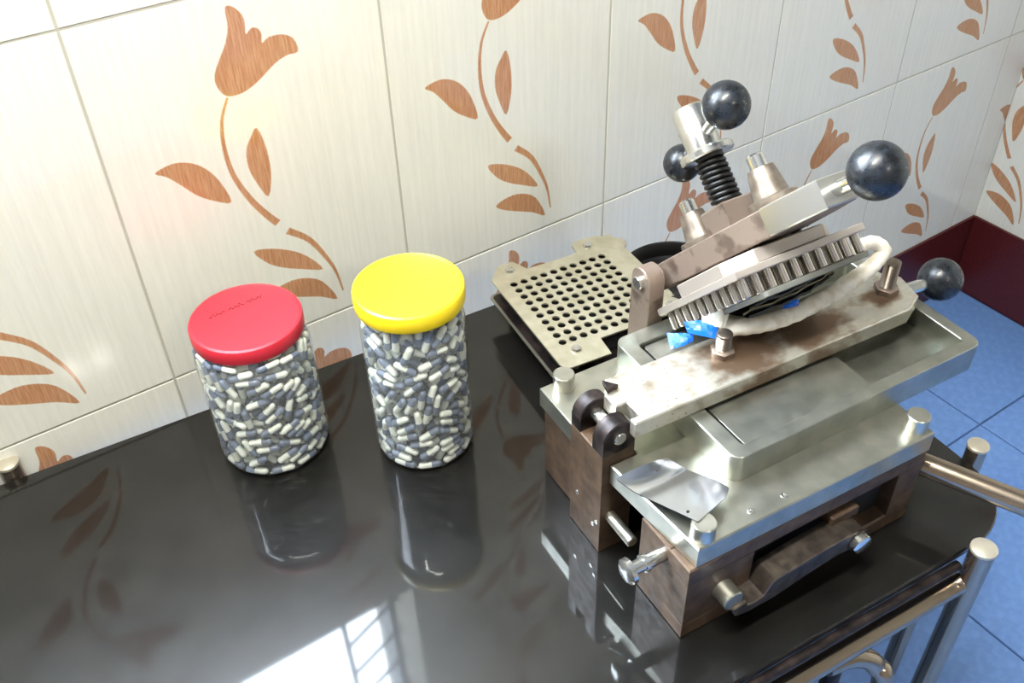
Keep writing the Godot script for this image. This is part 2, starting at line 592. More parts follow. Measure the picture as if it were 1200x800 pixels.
# ---------------------------------------------------------------- room
func tile_mesh(w: float, h: float, u0: float, v0: float, u1: float, v1: float, d: float, m: Material) -> ArrayMesh:
	var st := new_st()
	var I := Transform3D.IDENTITY
	var c := 0.0007
	var uvs := [Vector2(u0, 1.0 - v0), Vector2(u1, 1.0 - v0), Vector2(u1, 1.0 - v1), Vector2(u0, 1.0 - v1)]
	var f := [Vector3(c, c, 0), Vector3(w - c, c, 0), Vector3(w - c, h - c, 0), Vector3(c, h - c, 0)]
	var r := [Vector3(0, 0, -c), Vector3(w, 0, -c), Vector3(w, h, -c), Vector3(0, h, -c)]
	var b := [Vector3(0, 0, -d), Vector3(w, 0, -d), Vector3(w, h, -d), Vector3(0, h, -d)]
	var s := [Vector3(0, -1, 0), Vector3(1, 0, 0), Vector3(0, 1, 0), Vector3(-1, 0, 0)]
	quad(st, I, f, [Vector3(0, 0, 1)], uvs)
	for k in 4:
		var j := (k + 1) % 4
		var n: Vector3 = (s[k] + Vector3(0, 0, 1)).normalized()
		quad(st, I, [f[k], f[j], r[j], r[k]], [n], [uvs[k], uvs[j], uvs[j], uvs[k]])
		quad(st, I, [r[k], r[j], b[j], b[k]], [s[k]], [uvs[k], uvs[j], uvs[j], uvs[k]])
	var mesh: ArrayMesh = st.commit()
	mesh.surface_set_material(0, m)
	return mesh

func plain_box(parent: Node3D, called: String, lo: Vector3, hi: Vector3, m: Material) -> MeshInstance3D:
	var st := new_st()
	box(st, lo, hi, 0.0)
	return part(parent, called, st, m)

func build_room() -> void:
	var G := 0.0009   # half a grout joint
	var wx0 := -0.85  # window opening
	var wx1 := 0.2
	var wy0 := 0.432
	var wy1 := 1.45
	var top := 2.05
	var left := -1.75
	var near := 2.7
	var back := structure("wall_back")
	plain_box(back, "plaster", Vector3(left - 0.15, FLOOR_Y - 0.15, -0.16), Vector3(CORNER + 0.15, wy0, -0.0005), M.grout)
	plain_box(back, "plaster", Vector3(left - 0.15, wy1, -0.16), Vector3(CORNER + 0.15, top, -0.0005), M.white_paint)
	plain_box(back, "plaster", Vector3(left - 0.15, wy0, -0.16), Vector3(wx0, wy1, -0.0005), M.white_paint)
	plain_box(back, "plaster", Vector3(wx1, wy0, -0.16), Vector3(CORNER + 0.15, wy1, -0.0005), M.grout)
	var cache := {}
	for row in range(-1, 3):
		for col in range(-7, 6):
			var x0 := maxf(col * TW, left)
			var x1 := minf((col + 1) * TW, CORNER + 0.0016)
			var y0 := row * TH
			var y1 := (row + 1) * TH
			var pieces := [[x0, y0, x1, y1]]
			if y1 > wy0 and x0 < wx1 and x1 > wx0:
				pieces = []
				if y0 < wy0:
					pieces.append([x0, y0, x1, wy0])
				if x1 > wx1:
					pieces.append([wx1, maxf(y0, wy0), x1, y1])
				if x0 < wx0:
					pieces.append([x0, maxf(y0, wy0), wx0, y1])
			for p in pieces:
				var w: float = p[2] - p[0] - 2 * G
				var h: float = p[3] - p[1] - 2 * G
				if w < 0.004 or h < 0.004:
					continue
				var u0: float = (p[0] + G - col * TW) / TW
				var v0: float = (p[1] + G - y0) / TH
				var key := "%.4f %.4f %.4f %.4f" % [u0, v0, w, h]
				if not cache.has(key):
					cache[key] = tile_mesh(w, h, u0, v0, u0 + w / TW, v0 + h / TH, 0.008, M.tile)
				put(back, "tile", cache[key], Transform3D(Basis.IDENTITY, Vector3(p[0] + G, p[1] + G, rng.randf_range(-0.0002, 0.0002))))
	var right := structure("wall_right")
	plain_box(right, "plaster", Vector3(CORNER + 0.0005, FLOOR_Y - 0.15, 0), Vector3(CORNER + 0.15, top, near + 0.15), M.grout)
	var turn := Basis(Vector3(0, 0, 1), Vector3(0, 1, 0), Vector3(-1, 0, 0))
	for row in range(-1, 3):
		for col in range(0, 6):
			var a0 := -0.40 * TW + col * TW
			var a := maxf(a0, -0.0008)
			var b := a0 + TW
			var w := b - a - 2 * G
			var u0 := (a + G - a0) / TW
			put(right, "tile", tile_mesh(w, TH - 2 * G, u0, 0.0, u0 + w / TW, 1.0, 0.008, M.tile), Transform3D(turn, Vector3(CORNER, row * TH + G, a + G)))
	var wl := structure("wall_left")
	plain_box(wl, "plaster", Vector3(left - 0.15, FLOOR_Y - 0.15, 0), Vector3(left, top, near + 0.15), M.room_paint)
	var wf := structure("wall_front")
	plain_box(wf, "plaster", Vector3(left, FLOOR_Y - 0.15, near), Vector3(CORNER, top, near + 0.15), M.room_paint)
	var ceil := structure("ceiling")
	plain_box(ceil, "plaster", Vector3(left - 0.15, top, -0.16), Vector3(CORNER + 0.15, top + 0.15, near + 0.15), M.white_paint)

	var sb := structure("baseboard_back")
	var k := 0
	var bx := CORNER - 0.001
	while bx > left:
		put(sb, "tile", tile_mesh(minf(0.3, bx - left) - 0.001, SKIRT_Y - FLOOR_Y, 0, 0, 1, 1, 0.012, M.skirt), Transform3D(Basis.IDENTITY, Vector3(maxf(bx - 0.3, left) + 0.0005, FLOOR_Y, 0.0035)))
		bx -= 0.3
	var sr := structure("baseboard_right")
	for i in 5:
		put(sr, "tile", tile_mesh(0.299, SKIRT_Y - FLOOR_Y, 0, 0, 1, 1, 0.012, M.skirt), Transform3D(turn, Vector3(CORNER - 0.0035, FLOOR_Y, 0.004 + i * 0.3)))

	var fl := structure("floor")
	plain_box(fl, "screed", Vector3(left, FLOOR_Y - 0.15, 0), Vector3(CORNER, FLOOR_Y - 0.002, near), M.floor_grout)
	var ft := tile_mesh(0.2972, 0.2972, 0, 0, 1, 1, 0.012, M.floor_tile)
	var lay := Basis(Vector3(1, 0, 0), Vector3(0, 0, -1), Vector3(0, 1, 0))
	for i in range(-8, 5):
		for q in range(0, 10):
			var x := 0.15 + 0.3 * i
			var z := -0.053 + 0.3 * q
			if x < left or z > near:
				continue
			var w := minf(0.3, CORNER - 0.004 - x)
			if w < 0.01:
				continue
			var zz := maxf(z, 0.004)
			var d := z + 0.3 - zz
			var mesh := ft if w > 0.2999 and d > 0.2999 else tile_mesh(w - 0.0028, d - 0.0028, 0, 0, 1, 1, 0.012, M.floor_tile)
			put(fl, "tile", mesh, Transform3D(lay, Vector3(x + 0.0014, FLOOR_Y + rng.randf_range(-0.0003, 0.0003), z + 0.3 - 0.0014)))

	var win := structure("window_1")
	var st := new_st()
	frame(st, rrect(wx0, -wy1, wx1, -wy0), rrect(wx0 + 0.03, -wy1 + 0.03, wx1 - 0.008, -wy0 - 0.008), 0.0, 0.04, 0.001, Transform3D(Basis(Vector3(1, 0, 0), Vector3(0, 0, 1), Vector3(0, -1, 0)), Vector3(0, 0, -0.12)))
	part(win, "window_frame", st, M.frame_paint)
	var gx := wx1 - 0.085
	while gx > wx0:
		st = new_st()
		bar(st, Vector3(gx, wy0, -0.06), Vector3(gx, wy1, -0.06), 0.004, 8)
		part(win, "grille_bar", st, M.frame_paint)
		gx -= 0.17
	for i in 13:
		st = new_st()
		var gy := wy0 + 0.05 + 0.07 * i
		bar(st, Vector3(wx1, gy - 0.03, -0.06), Vector3(wx1 - 0.085, gy + 0.02, -0.06), 0.003, 8)
		part(win, "grille_bar", st, M.frame_paint)

# ---------------------------------------------------------------- table
func local() -> Transform3D:
	return Transform3D(Basis(Vector3.UP, TURN), OX)

func build_table() -> void:
	var t := thing("glass_table", "low table with a dusty dark glass top and a bent metal tube frame", "table", local())
	var st := new_st()
	var outline := PackedVector2Array()
	for p in rrect(-0.80, -0.4135, 0.312, 0.0475, 0.06, 10):
		outline.append(p)
	extrude(st, outline, -0.008, 0.0, 0.0012)
	part(t, "glass_top", st, M.glass_top)
	var legs := [[Vector3(0.2407, 0.012, 0.0590), 0.0095], [Vector3(0.3230, 0.012, -0.0177), 0.0085], [Vector3(-0.3994, 0.012, -0.4235), 0.0095], [Vector3(0.2310, 0.012, -0.4245), 0.0095], [Vector3(-0.65, 0.012, 0.0590), 0.0095]]
	for l in legs:
		st = new_st()
		var p: Vector3 = l[0]
		lathe(st, rod_profile(l[1], FLOOR_Y - OX.y, p.y - 0.0015, 0.0005), 24, Transform3D(Basis.IDENTITY, Vector3(p.x, 0, p.z)))
		var leg := part(t, "leg", st, M.tube)
		st = new_st()
		lathe(st, [Vector2(0, -0.002), Vector2(l[1] + 0.0006, -0.002), Vector2(l[1] + 0.0006, 0.0005), Vector2(l[1] - 0.002, 0.002), Vector2(0, 0.0026)], 24, Transform3D(Basis.IDENTITY, p))
		part(leg, "end_cap", st, M.cap_disc)
	# front tubes: a thin rail under the glass edge, a thicker rail below it, and a bent brace
	st = new_st()
	bar(st, Vector3(-0.65, -0.0125, 0.0500), Vector3(0.232, -0.0125, 0.0500), 0.0042, 12)
	part(t, "rail", st, M.dark_iron)
	st = new_st()
	tube(st, smooth_path([Vector3(-0.66, -0.036, 0.057), Vector3(-0.3, -0.036, 0.055), Vector3(0.0, -0.036, 0.053), Vector3(0.20, -0.036, 0.053), Vector3(0.236, -0.030, 0.056)], 10), 0.0085, 16)
	part(t, "rail", st, M.tube)
	st = new_st()
	tube(st, smooth_path([Vector3(0.105, -0.052, 0.050), Vector3(0.13, -0.054, 0.054), Vector3(0.148, -0.068, 0.062), Vector3(0.152, -0.10, 0.072), Vector3(0.152, -0.30, 0.075), Vector3(0.152, -0.449, 0.075)], 10), 0.0085, 16)
	part(t, "brace", st, M.tube)
	st = new_st()
	bar(st, Vector3(0.196, -0.449, 0.0), Vector3(0.196, -0.008, 0.0), 0.0085)
	part(t, "brace", st, M.dark_iron)
	st = new_st()
	bar(st, Vector3(-0.66, -0.017, -0.405), Vector3(0.24, -0.017, -0.405), 0.0085, 16)
	part(t, "rail", st, M.tube)
	for z in [0.0, -0.36]:
		st = new_st()
		bar(st, Vector3(-0.62, -0.017, z), Vector3(0.30, -0.017, z), 0.0085, 16)
		part(t, "rail", st, M.dark_iron)
	st = new_st()
	bar(st, Vector3(0.300, -0.017, -0.36), Vector3(0.300, -0.017, 0.0), 0.0085, 16)
	part(t, "rail", st, M.dark_iron)

# ---------------------------------------------------------------- the capsule machine
func build_machine() -> void:
	var t := thing("capsule_filling_machine", "hand-operated steel capsule filling machine with its spring clamp plate swung up", "machine", local())
	var st := new_st()
	# cast base: front block (slotted), rear block, web between them
	var B := [[Vector3(0, 0, -0.055), Vector3(0.2215, 0.078, -0.002)], [Vector3(0, 0, -0.19), Vector3(0.2215, 0.078, -0.138)], [Vector3(0.05, 0.0, -0.14), Vector3(0.2, 0.078, -0.05)]]
	box(st, Vector3(0, 0, -0.055), Vector3(0.2215, 0.078, -0.022), 0.0012)
	box(st, Vector3(0, 0.062, -0.0225), Vector3(0.2215, 0.078, 0.0), 0.0012)
	box(st, Vector3(0, 0, -0.0225), Vector3(0.2215, 0.016, 0.0), 0.0012)
	box(st, Vector3(0, 0.0155, -0.0225), Vector3(0.058, 0.0625, 0.0), 0.0)
	box(st, Vector3(0.197, 0.0155, -0.0225), Vector3(0.2215, 0.0625, 0.0), 0.0)
	part(t, "base_body", st, M.rust)
	st = new_st()
	box(st, Vector3(0.0582, 0.0162, -0.0219), Vector3(0.1968, 0.0618, -0.0120), 0.0)  # near-black box that paints in the shade inside the slot
	part(t, "slot_shade", st, M.void)
	st = new_st()
	box(st, B[1][0], B[1][1], 0.0015)
	box(st, B[2][0], B[2][1], 0.0)
	part(t, "base_body", st, M.rust)
	# ground steel bed plate, notched for the hinge column
	st = new_st()
	extrude(st, PackedVector2Array([Vector2(0.0055, -0.0005), Vector2(0.221, 0.0015), Vector2(0.221, -0.19), Vector2(-0.0045, -0.19), Vector2(-0.0045, -0.139), Vector2(0.020, -0.139), Vector2(0.020, -0.093), Vector2(-0.0025, -0.093)]), 0.0778, 0.0975, 0.001)
	var plate := part(t, "bed_plate", st, M.steel)
	for p in [Vector2(0.0155, -0.0095), Vector2(0.2185, -0.0095), Vector2(0.0125, -0.1935), Vector2(0.21, -0.181)]:
		st = new_st()
		var q := Vector2(clampf(p.x, 0.0, 0.212), maxf(p.y, -0.1815))
		lathe(st, [Vector2(0, 0.0965), Vector2(0.0086, 0.0965), Vector2(0.0086, 0.1105), Vector2(0.0078, 0.1113), Vector2(0, 0.1113)], 24, Transform3D(Basis.IDENTITY, Vector3(q.x, 0, q.y)))
		part(plate, "peg", st, M.steel)
	for p in [Vector2(0.0564, -0.0089), Vector2(0.0855, -0.0085)]:
		st = new_st()
		lathe(st, [Vector2(0, 0.0972), Vector2(0.0026, 0.0972), Vector2(0.0026, 0.0980), Vector2(0.0012, 0.0981), Vector2(0.0010, 0.0976), Vector2(0, 0.0976)], 16, Transform3D(Basis.IDENTITY, Vector3(p.x, 0, p.y)))
		part(plate, "screw", st, M.bright)
	# hinge column with two knuckles, pin and washers
	st = new_st()
	box(st, Vector3(-0.009, 0.0, -0.136), Vector3(0.0185, 0.108, -0.094), 0.001)
	var col := part(t, "hinge_column", st, M.rust)
	for z in [[-0.108, -0.094], [-0.136, -0.124]]:
		st = new_st()
		lathe(st, rod_profile(0.0137, z[0], z[1], 0.0008), 28, Transform3D(Basis(Vector3.RIGHT, PI / 2), Vector3(0.0048, 0.1205, 0)))
		box(st, Vector3(-0.0089, 0.1, z[0]), Vector3(0.0184, 0.1205, z[1]), 0.0004)
		part(col, "knuckle", st, M.dark_iron)
	st = new_st()
	bar(st, Vector3(0.0048, 0.1205, -0.137), Vector3(0.0048, 0.1205, -0.0925), 0.0052, 20)
	part(col, "hinge_pin", st, M.bright)
	for h in [Vector2(0.0, 0.040), Vector2(0.0, 0.026), Vector2(0.0, 0.033)]:
		st = new_st()
		var zz: float = -0.103 if h.y < 0.03 else (-0.126 if h.y > 0.035 else -0.098)
		lathe(st, rod_profile(0.0022, -0.0006, 0.0008, 0.0003), 14, along(Vector3(-0.0088, h.y, zz), Vector3(-1, 0, 0)))
		part(col, "set_screw", st, M.bright)
	# push bolts in the left end of the base
	st = new_st()
	var ax := along(Vector3(0.002, 0.066, -0.029), Vector3(-1, -0.02, 0.0))
	lathe(st, [Vector2(0, 0), Vector2(0.0056, 0), Vector2(0.0056, 0.0155), Vector2(0.0068, 0.0160), Vector2(0.0068, 0.0190), Vector2(0.0050, 0.0195), Vector2(0.0050, 0.0275), Vector2(0.0066, 0.0280), Vector2(0.0098, 0.0290), Vector2(0.0098, 0.0325), Vector2(0.007, 0.0345), Vector2(0, 0.0350)], 24, ax)
	part(t, "push_bolt", st, M.bright)
	st = new_st()
	lathe(st, rod_profile(0.0046, 0.0, 0.031, 0.0008), 18, along(Vector3(0.0, 0.040, -0.0945), Vector3(0, 0, 1)))
	part(t, "push_bolt", st, M.steel)
	# latch lever in the slot of the front face
	st = new_st()
	extrude(st, PackedVector2Array([Vector2(0.030, 0.0330), Vector2(0.034, 0.0225), Vector2(0.046, 0.0200), Vector2(0.070, 0.0205), Vector2(0.100, 0.0265), Vector2(0.128, 0.0300), Vector2(0.146, 0.0280), Vector2(0.156, 0.0330), Vector2(0.153, 0.0430), Vector2(0.140, 0.0480), Vector2(0.100, 0.0465), Vector2(0.0665, 0.0430), Vector2(0.062, 0.0370), Vector2(0.0585, 0.0300), Vector2(0.050, 0.0285), Vector2(0.044, 0.0300), Vector2(0.042, 0.0345)]), -0.0165, 0.004, 0.0008, Transform3D(Basis(Vector3.RIGHT, -PI / 2), Vector3.ZERO))
	var lever := part(t, "latch_lever", st, M.lever)
	st = new_st()
	lathe(st, rod_profile(0.0085, 0.0, 0.016, 0.0008), 22, along(Vector3(0.0325, 0.0385, -0.002), Vector3(0, 0, 1)))
	part(lever, "roller", st, M.steel)
	st = new_st()
	lathe(st, [Vector2(0, 0), Vector2(0.0090, 0), Vector2(0.0090, 0.0058), Vector2(0.0078, 0.0068), Vector2(0, 0.0068)], 6, along(Vector3(0.146, 0.0365, 0.0160), Vector3(0, 0, 1)))
	part(lever, "hex_bolt", st, M.bright)
	st = new_st()
	lathe(st, rod_profile(0.0098, 0.0, 0.0022, 0.0004), 22, along(Vector3(0.146, 0.0365, 0.0148), Vector3(0, 0, 1)))
	part(lever, "washer", st, M.dark_iron)
	st = new_st()
	box(st, Vector3(0.130, 0.0455, -0.020), Vector3(0.156, 0.0560, 0.003), 0.0012)
	part(t, "pivot_block", st, M.rust)
	# carrying rod that sticks out at the right end
	st = new_st()
	bar(st, Vector3(0.2205, 0.049, -0.032), Vector3(0.343, 0.047, 0.208), 0.0092, 24)
	part(t, "side_rod", st, M.tube)

	# sliding tray: frame, an inner plate and the lower floor
	st = new_st()
	frame(st, rrect(0.0605, -0.185, 0.3035, -0.034, 0.009, 6), rrect(0.0740, -0.170, 0.2925, -0.0445, 0.003, 6), 0.0977, 0.1220, 0.0006)
	var tray := part(t, "sliding_tray", st, M.tray)
	st = new_st()
	box(st, Vector3(0.0735, 0.0977, -0.1705), Vector3(0.293, 0.1040, -0.044), 0.0)
	part(tray, "tray_floor", st, M.tray)
	st = new_st()
	extrude(st, rrect(0.0782, -0.169, 0.1985, -0.0450, 0.003, 4), 0.1041, 0.1186, 0.0002)
	part(tray, "inner_plate", st, M.tray)

	# clamp bar across the tray, with its bolts and end knob
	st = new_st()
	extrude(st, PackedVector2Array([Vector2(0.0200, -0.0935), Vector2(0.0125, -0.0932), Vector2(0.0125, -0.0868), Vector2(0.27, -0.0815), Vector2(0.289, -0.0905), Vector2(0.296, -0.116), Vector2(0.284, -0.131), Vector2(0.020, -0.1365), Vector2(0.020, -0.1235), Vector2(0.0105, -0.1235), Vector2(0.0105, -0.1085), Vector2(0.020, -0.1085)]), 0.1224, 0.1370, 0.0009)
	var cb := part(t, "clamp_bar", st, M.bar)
	st = new_st()
	extrude(st, PackedVector2Array([Vector2(0.0125, -0.1220), Vector2(0.0225, -0.1235), Vector2(0.0150, -0.1330)]), 0.1368, 0.1415, 0.0006)
	part(cb, "hinge_tab", st, M.dark_iron)
	for b in [[Vector2(0.1108, -0.1155), 0.157], [Vector2(0.2710, -0.1085), 0.166]]:
		var o := Vector3(b[0].x, 0, b[0].y)
		st = new_st()
		lathe(st, [Vector2(0, 0.1368), Vector2(0.0098, 0.1368), Vector2(0.0098, 0.1418), Vector2(0.0086, 0.1428), Vector2(0, 0.1428)], 6, Transform3D(Basis.IDENTITY, o))
		var nut := part(cb, "nut", st, M.brown)
		st = new_st()
		var prof := [Vector2(0, 0.14)]
		var y := 0.1425
		while y < b[1] - 0.001:
			prof.append(Vector2(0.0049, y))
			prof.append(Vector2(0.0063, y + 0.0010))
			y += 0.0020
		prof.append(Vector2(0.0060, b[1] - 0.0004))
		prof.append(Vector2(0.0054, b[1]))
		prof.append(Vector2(0, b[1]))
		lathe(st, prof, 20, Transform3D(Basis.IDENTITY, o))
		part(cb, "threaded_bolt", st, M.bolt)
	st = new_st()
	bar(st, Vector3(0.288, 0.1300, -0.108), Vector3(0.320, 0.1300, -0.1035), 0.0050, 18)
	var kr := part(cb, "knob_rod", st, M.bright)
	st = new_st()
	ball(st, Vector3(0.3285, 0.1300, -0.1025), 0.0180)
	part(cb, "ball_knob", st, M.bakelite)

	# rear hinge brackets
	for x in [0.0945, 0.2105]:
		st = new_st()
		var xf := Transform3D(Basis(Vector3(0, 0, 1), Vector3(1, 0, 0), Vector3(0, 1, 0)), Vector3(x, 0, 0))   # outline (z, y) raised along x
		var prof2 := PackedVector2Array([Vector2(-0.214, 0.060), Vector2(-0.1905, 0.060), Vector2(-0.1875, 0.099)])
		for k in 13:
			var a := -0.2 + (PI + 0.4) * k / 12.0
			prof2.append(Vector2(-0.2 + 0.0125 * cos(a), 0.156 + 0.0125 * sin(a)))
		extrude(st, prof2, 0.0, 0.0150, 0.0008, xf)
		var hb := part(t, "hinge_bracket", st, M.brown)
		st = new_st()
		bar(st, Vector3(x - 0.004, 0.156, -0.2), Vector3(x + 0.02, 0.156, -0.2), 0.0056, 20)
		part(hb, "hinge_pin", st, M.bright)
	build_lid(t)

# everything on the plate that is swung up about the rear hinge: x to the right, y along the plate's normal, z along the plate
func build_lid(t: Node3D) -> void:
	var tilt := Transform3D(Basis(Vector3.RIGHT, -LIFT), HINGE)
	var st := new_st()
	extrude(st, PackedVector2Array([Vector2(-0.044, -0.012), Vector2(-0.044, 0.012), Vector2(-0.036, 0.060), Vector2(-0.0245, 0.133), Vector2(-0.0125, 0.170), Vector2(0.0125, 0.170), Vector2(0.0245, 0.133), Vector2(0.036, 0.060), Vector2(0.044, 0.012), Vector2(0.044, -0.012)]), -0.0120, 0.0085, 0.001)
	var arm := part(t, "lever_arm", st, M.brown, tilt)
	st = new_st()
	extrude(st, PackedVector2Array([Vector2(-0.0268, 0.1215), Vector2(-0.0252, 0.1335), Vector2(-0.0132, 0.1705), Vector2(0.0132, 0.1705), Vector2(0.0252, 0.1335), Vector2(0.0268, 0.1215)]), -0.0116, 0.0091, 0.001)
	part(arm, "machined_end", st, M.machined)
	st = new_st()
	bar(st, Vector3(0, -0.0012, 0.168), Vector3(0, -0.0026, 0.197), 0.0054, 20)
	part(arm, "handle_rod", st, M.bright)
	st = new_st()
	ball(st, Vector3(0, -0.0033, 0.209), 0.0186, 40, 22)
	part(arm, "ball_knob", st, M.bakelite)
	# two coned guide pegs
	for f in [0.004, 0.1065]:
		st = new_st()
		lathe(st, [Vector2(0, 0.008), Vector2(0.0185, 0.008), Vector2(0.0185, 0.0150), Vector2(0.0175, 0.0158), Vector2(0.0135, 0.0160), Vector2(0.0112, 0.0320), Vector2(0.0100, 0.0378), Vector2(0.0066, 0.0384), Vector2(0, 0.0384)], 28, Transform3D(Basis.IDENTITY, Vector3(0, 0, f)))
		part(arm, "guide_cone", st, M.cone)
		st = new_st()
		lathe(st, rod_profile(0.0066, 0.037, 0.0490, 0.0015), 22, Transform3D(Basis.IDENTITY, Vector3(0, 0, f)))
		part(arm, "guide_tip", st, M.bright)
	# screw column: collar, spring, hub and T-bar with two balls
	st = new_st()
	box(st, Vector3(-0.0165, 0.008, 0.0385), Vector3(0.0165, 0.0290, 0.0715), 0.0012)
	part(arm, "collar", st, M.brown)
	st = new_st()
	bar(st, Vector3(0, 0.028, 0.055), Vector3(0, 0.070, 0.055), 0.0088, 20)
	part(arm, "spindle", st, M.black)
	st = new_st()
	var helix := PackedVector3Array()
	var turns := 8.5
	var steps := int(turns * 20)
	for k in steps + 1:
		var a := TAU * turns * k / steps
		helix.append(Vector3(0.0104 * cos(a), 0.0305 + 0.0365 * k / steps, 0.055 + 0.0104 * sin(a)))
	tube(st, helix, 0.0019, 8)
	part(arm, "spring", st, M.black)
	st = new_st()
	lathe(st, [Vector2(0, 0.0668), Vector2(0.0205, 0.0668), Vector2(0.0215, 0.0678), Vector2(0.0215, 0.0718), Vector2(0.0200, 0.0735), Vector2(0.0140, 0.0738), Vector2(0.0136, 0.1060), Vector2(0.0120, 0.1085), Vector2(0, 0.1090)], 36, Transform3D(Basis.IDENTITY, Vector3(0, 0, 0.055)))
	part(arm, "hub", st, M.bright)
	st = new_st()
	bar(st, Vector3(0, 0.0775, 0.028), Vector3(0, 0.0885, 0.0885), 0.0046, 18)
	part(arm, "tommy_bar", st, M.bright)
	for b in [[Vector3(0, 0.0908, 0.0999), 0.0178], [Vector3(0, 0.0760, 0.0200), 0.0152]]:
		st = new_st()
		ball(st, b[0], b[1], 40, 22)
		part(arm, "ball_knob", st, M.bakelite)
	# pressure plate with cut corners, spacers above it
	st = new_st()
	var h := 0.0505
	var c := 0.019
	var fz := 0.0545
	extrude(st, PackedVector2Array([Vector2(-h + c, fz - h), Vector2(h - c, fz - h), Vector2(h, fz - h + c), Vector2(h, fz + h - c), Vector2(h - c, fz + h), Vector2(-h + c, fz + h), Vector2(-h, fz + h - c), Vector2(-h, fz - h + c)]), -0.0247, -0.0143, 0.0009)
	part(t, "pressure_plate", st, M.warm_steel, tilt)
	for s in [Vector2(-0.02, 0.02), Vector2(0.02, 0.02), Vector2(-0.02, 0.09), Vector2(0.02, 0.09)]:
		st = new_st()
		bar(st, Vector3(s.x, -0.0145, s.y), Vector3(s.x, -0.009, s.y), 0.004, 14)
		part(arm, "spacer", st, M.dark_iron)
	# pin plate with its ten by ten pins
	st = new_st()
	box(st, Vector3(-0.0582, -0.0306, -0.0060), Vector3(0.0600, -0.0248, 0.1122), 0.0007)
	var pp := part(t, "pin_plate", st, M.warm_steel, tilt)
	st = new_st()
	lathe(st, [Vector2(0, -0.0450), Vector2(0.0028, -0.0450), Vector2(0.0034, -0.0443), Vector2(0.0034, -0.0304), Vector2(0, -0.0304)], 14)
	var pin: ArrayMesh = st.commit()
	pin.surface_set_material(0, M.pin)
	for i in 10:
		for j in 10:
			put(pp, "pin", pin, Transform3D(Basis.IDENTITY, Vector3(-0.0518 + 0.01172 * i, 0, 0.0015 + 0.0115 * j)))
	st = new_st()
	extrude(st, rrect(-0.042, 0.035, 0.056, 0.1125, 0.004, 4), -0.0495, -0.0451, 0.0006)
	part(t, "stripper_plate", st, M.grey_plate, tilt)

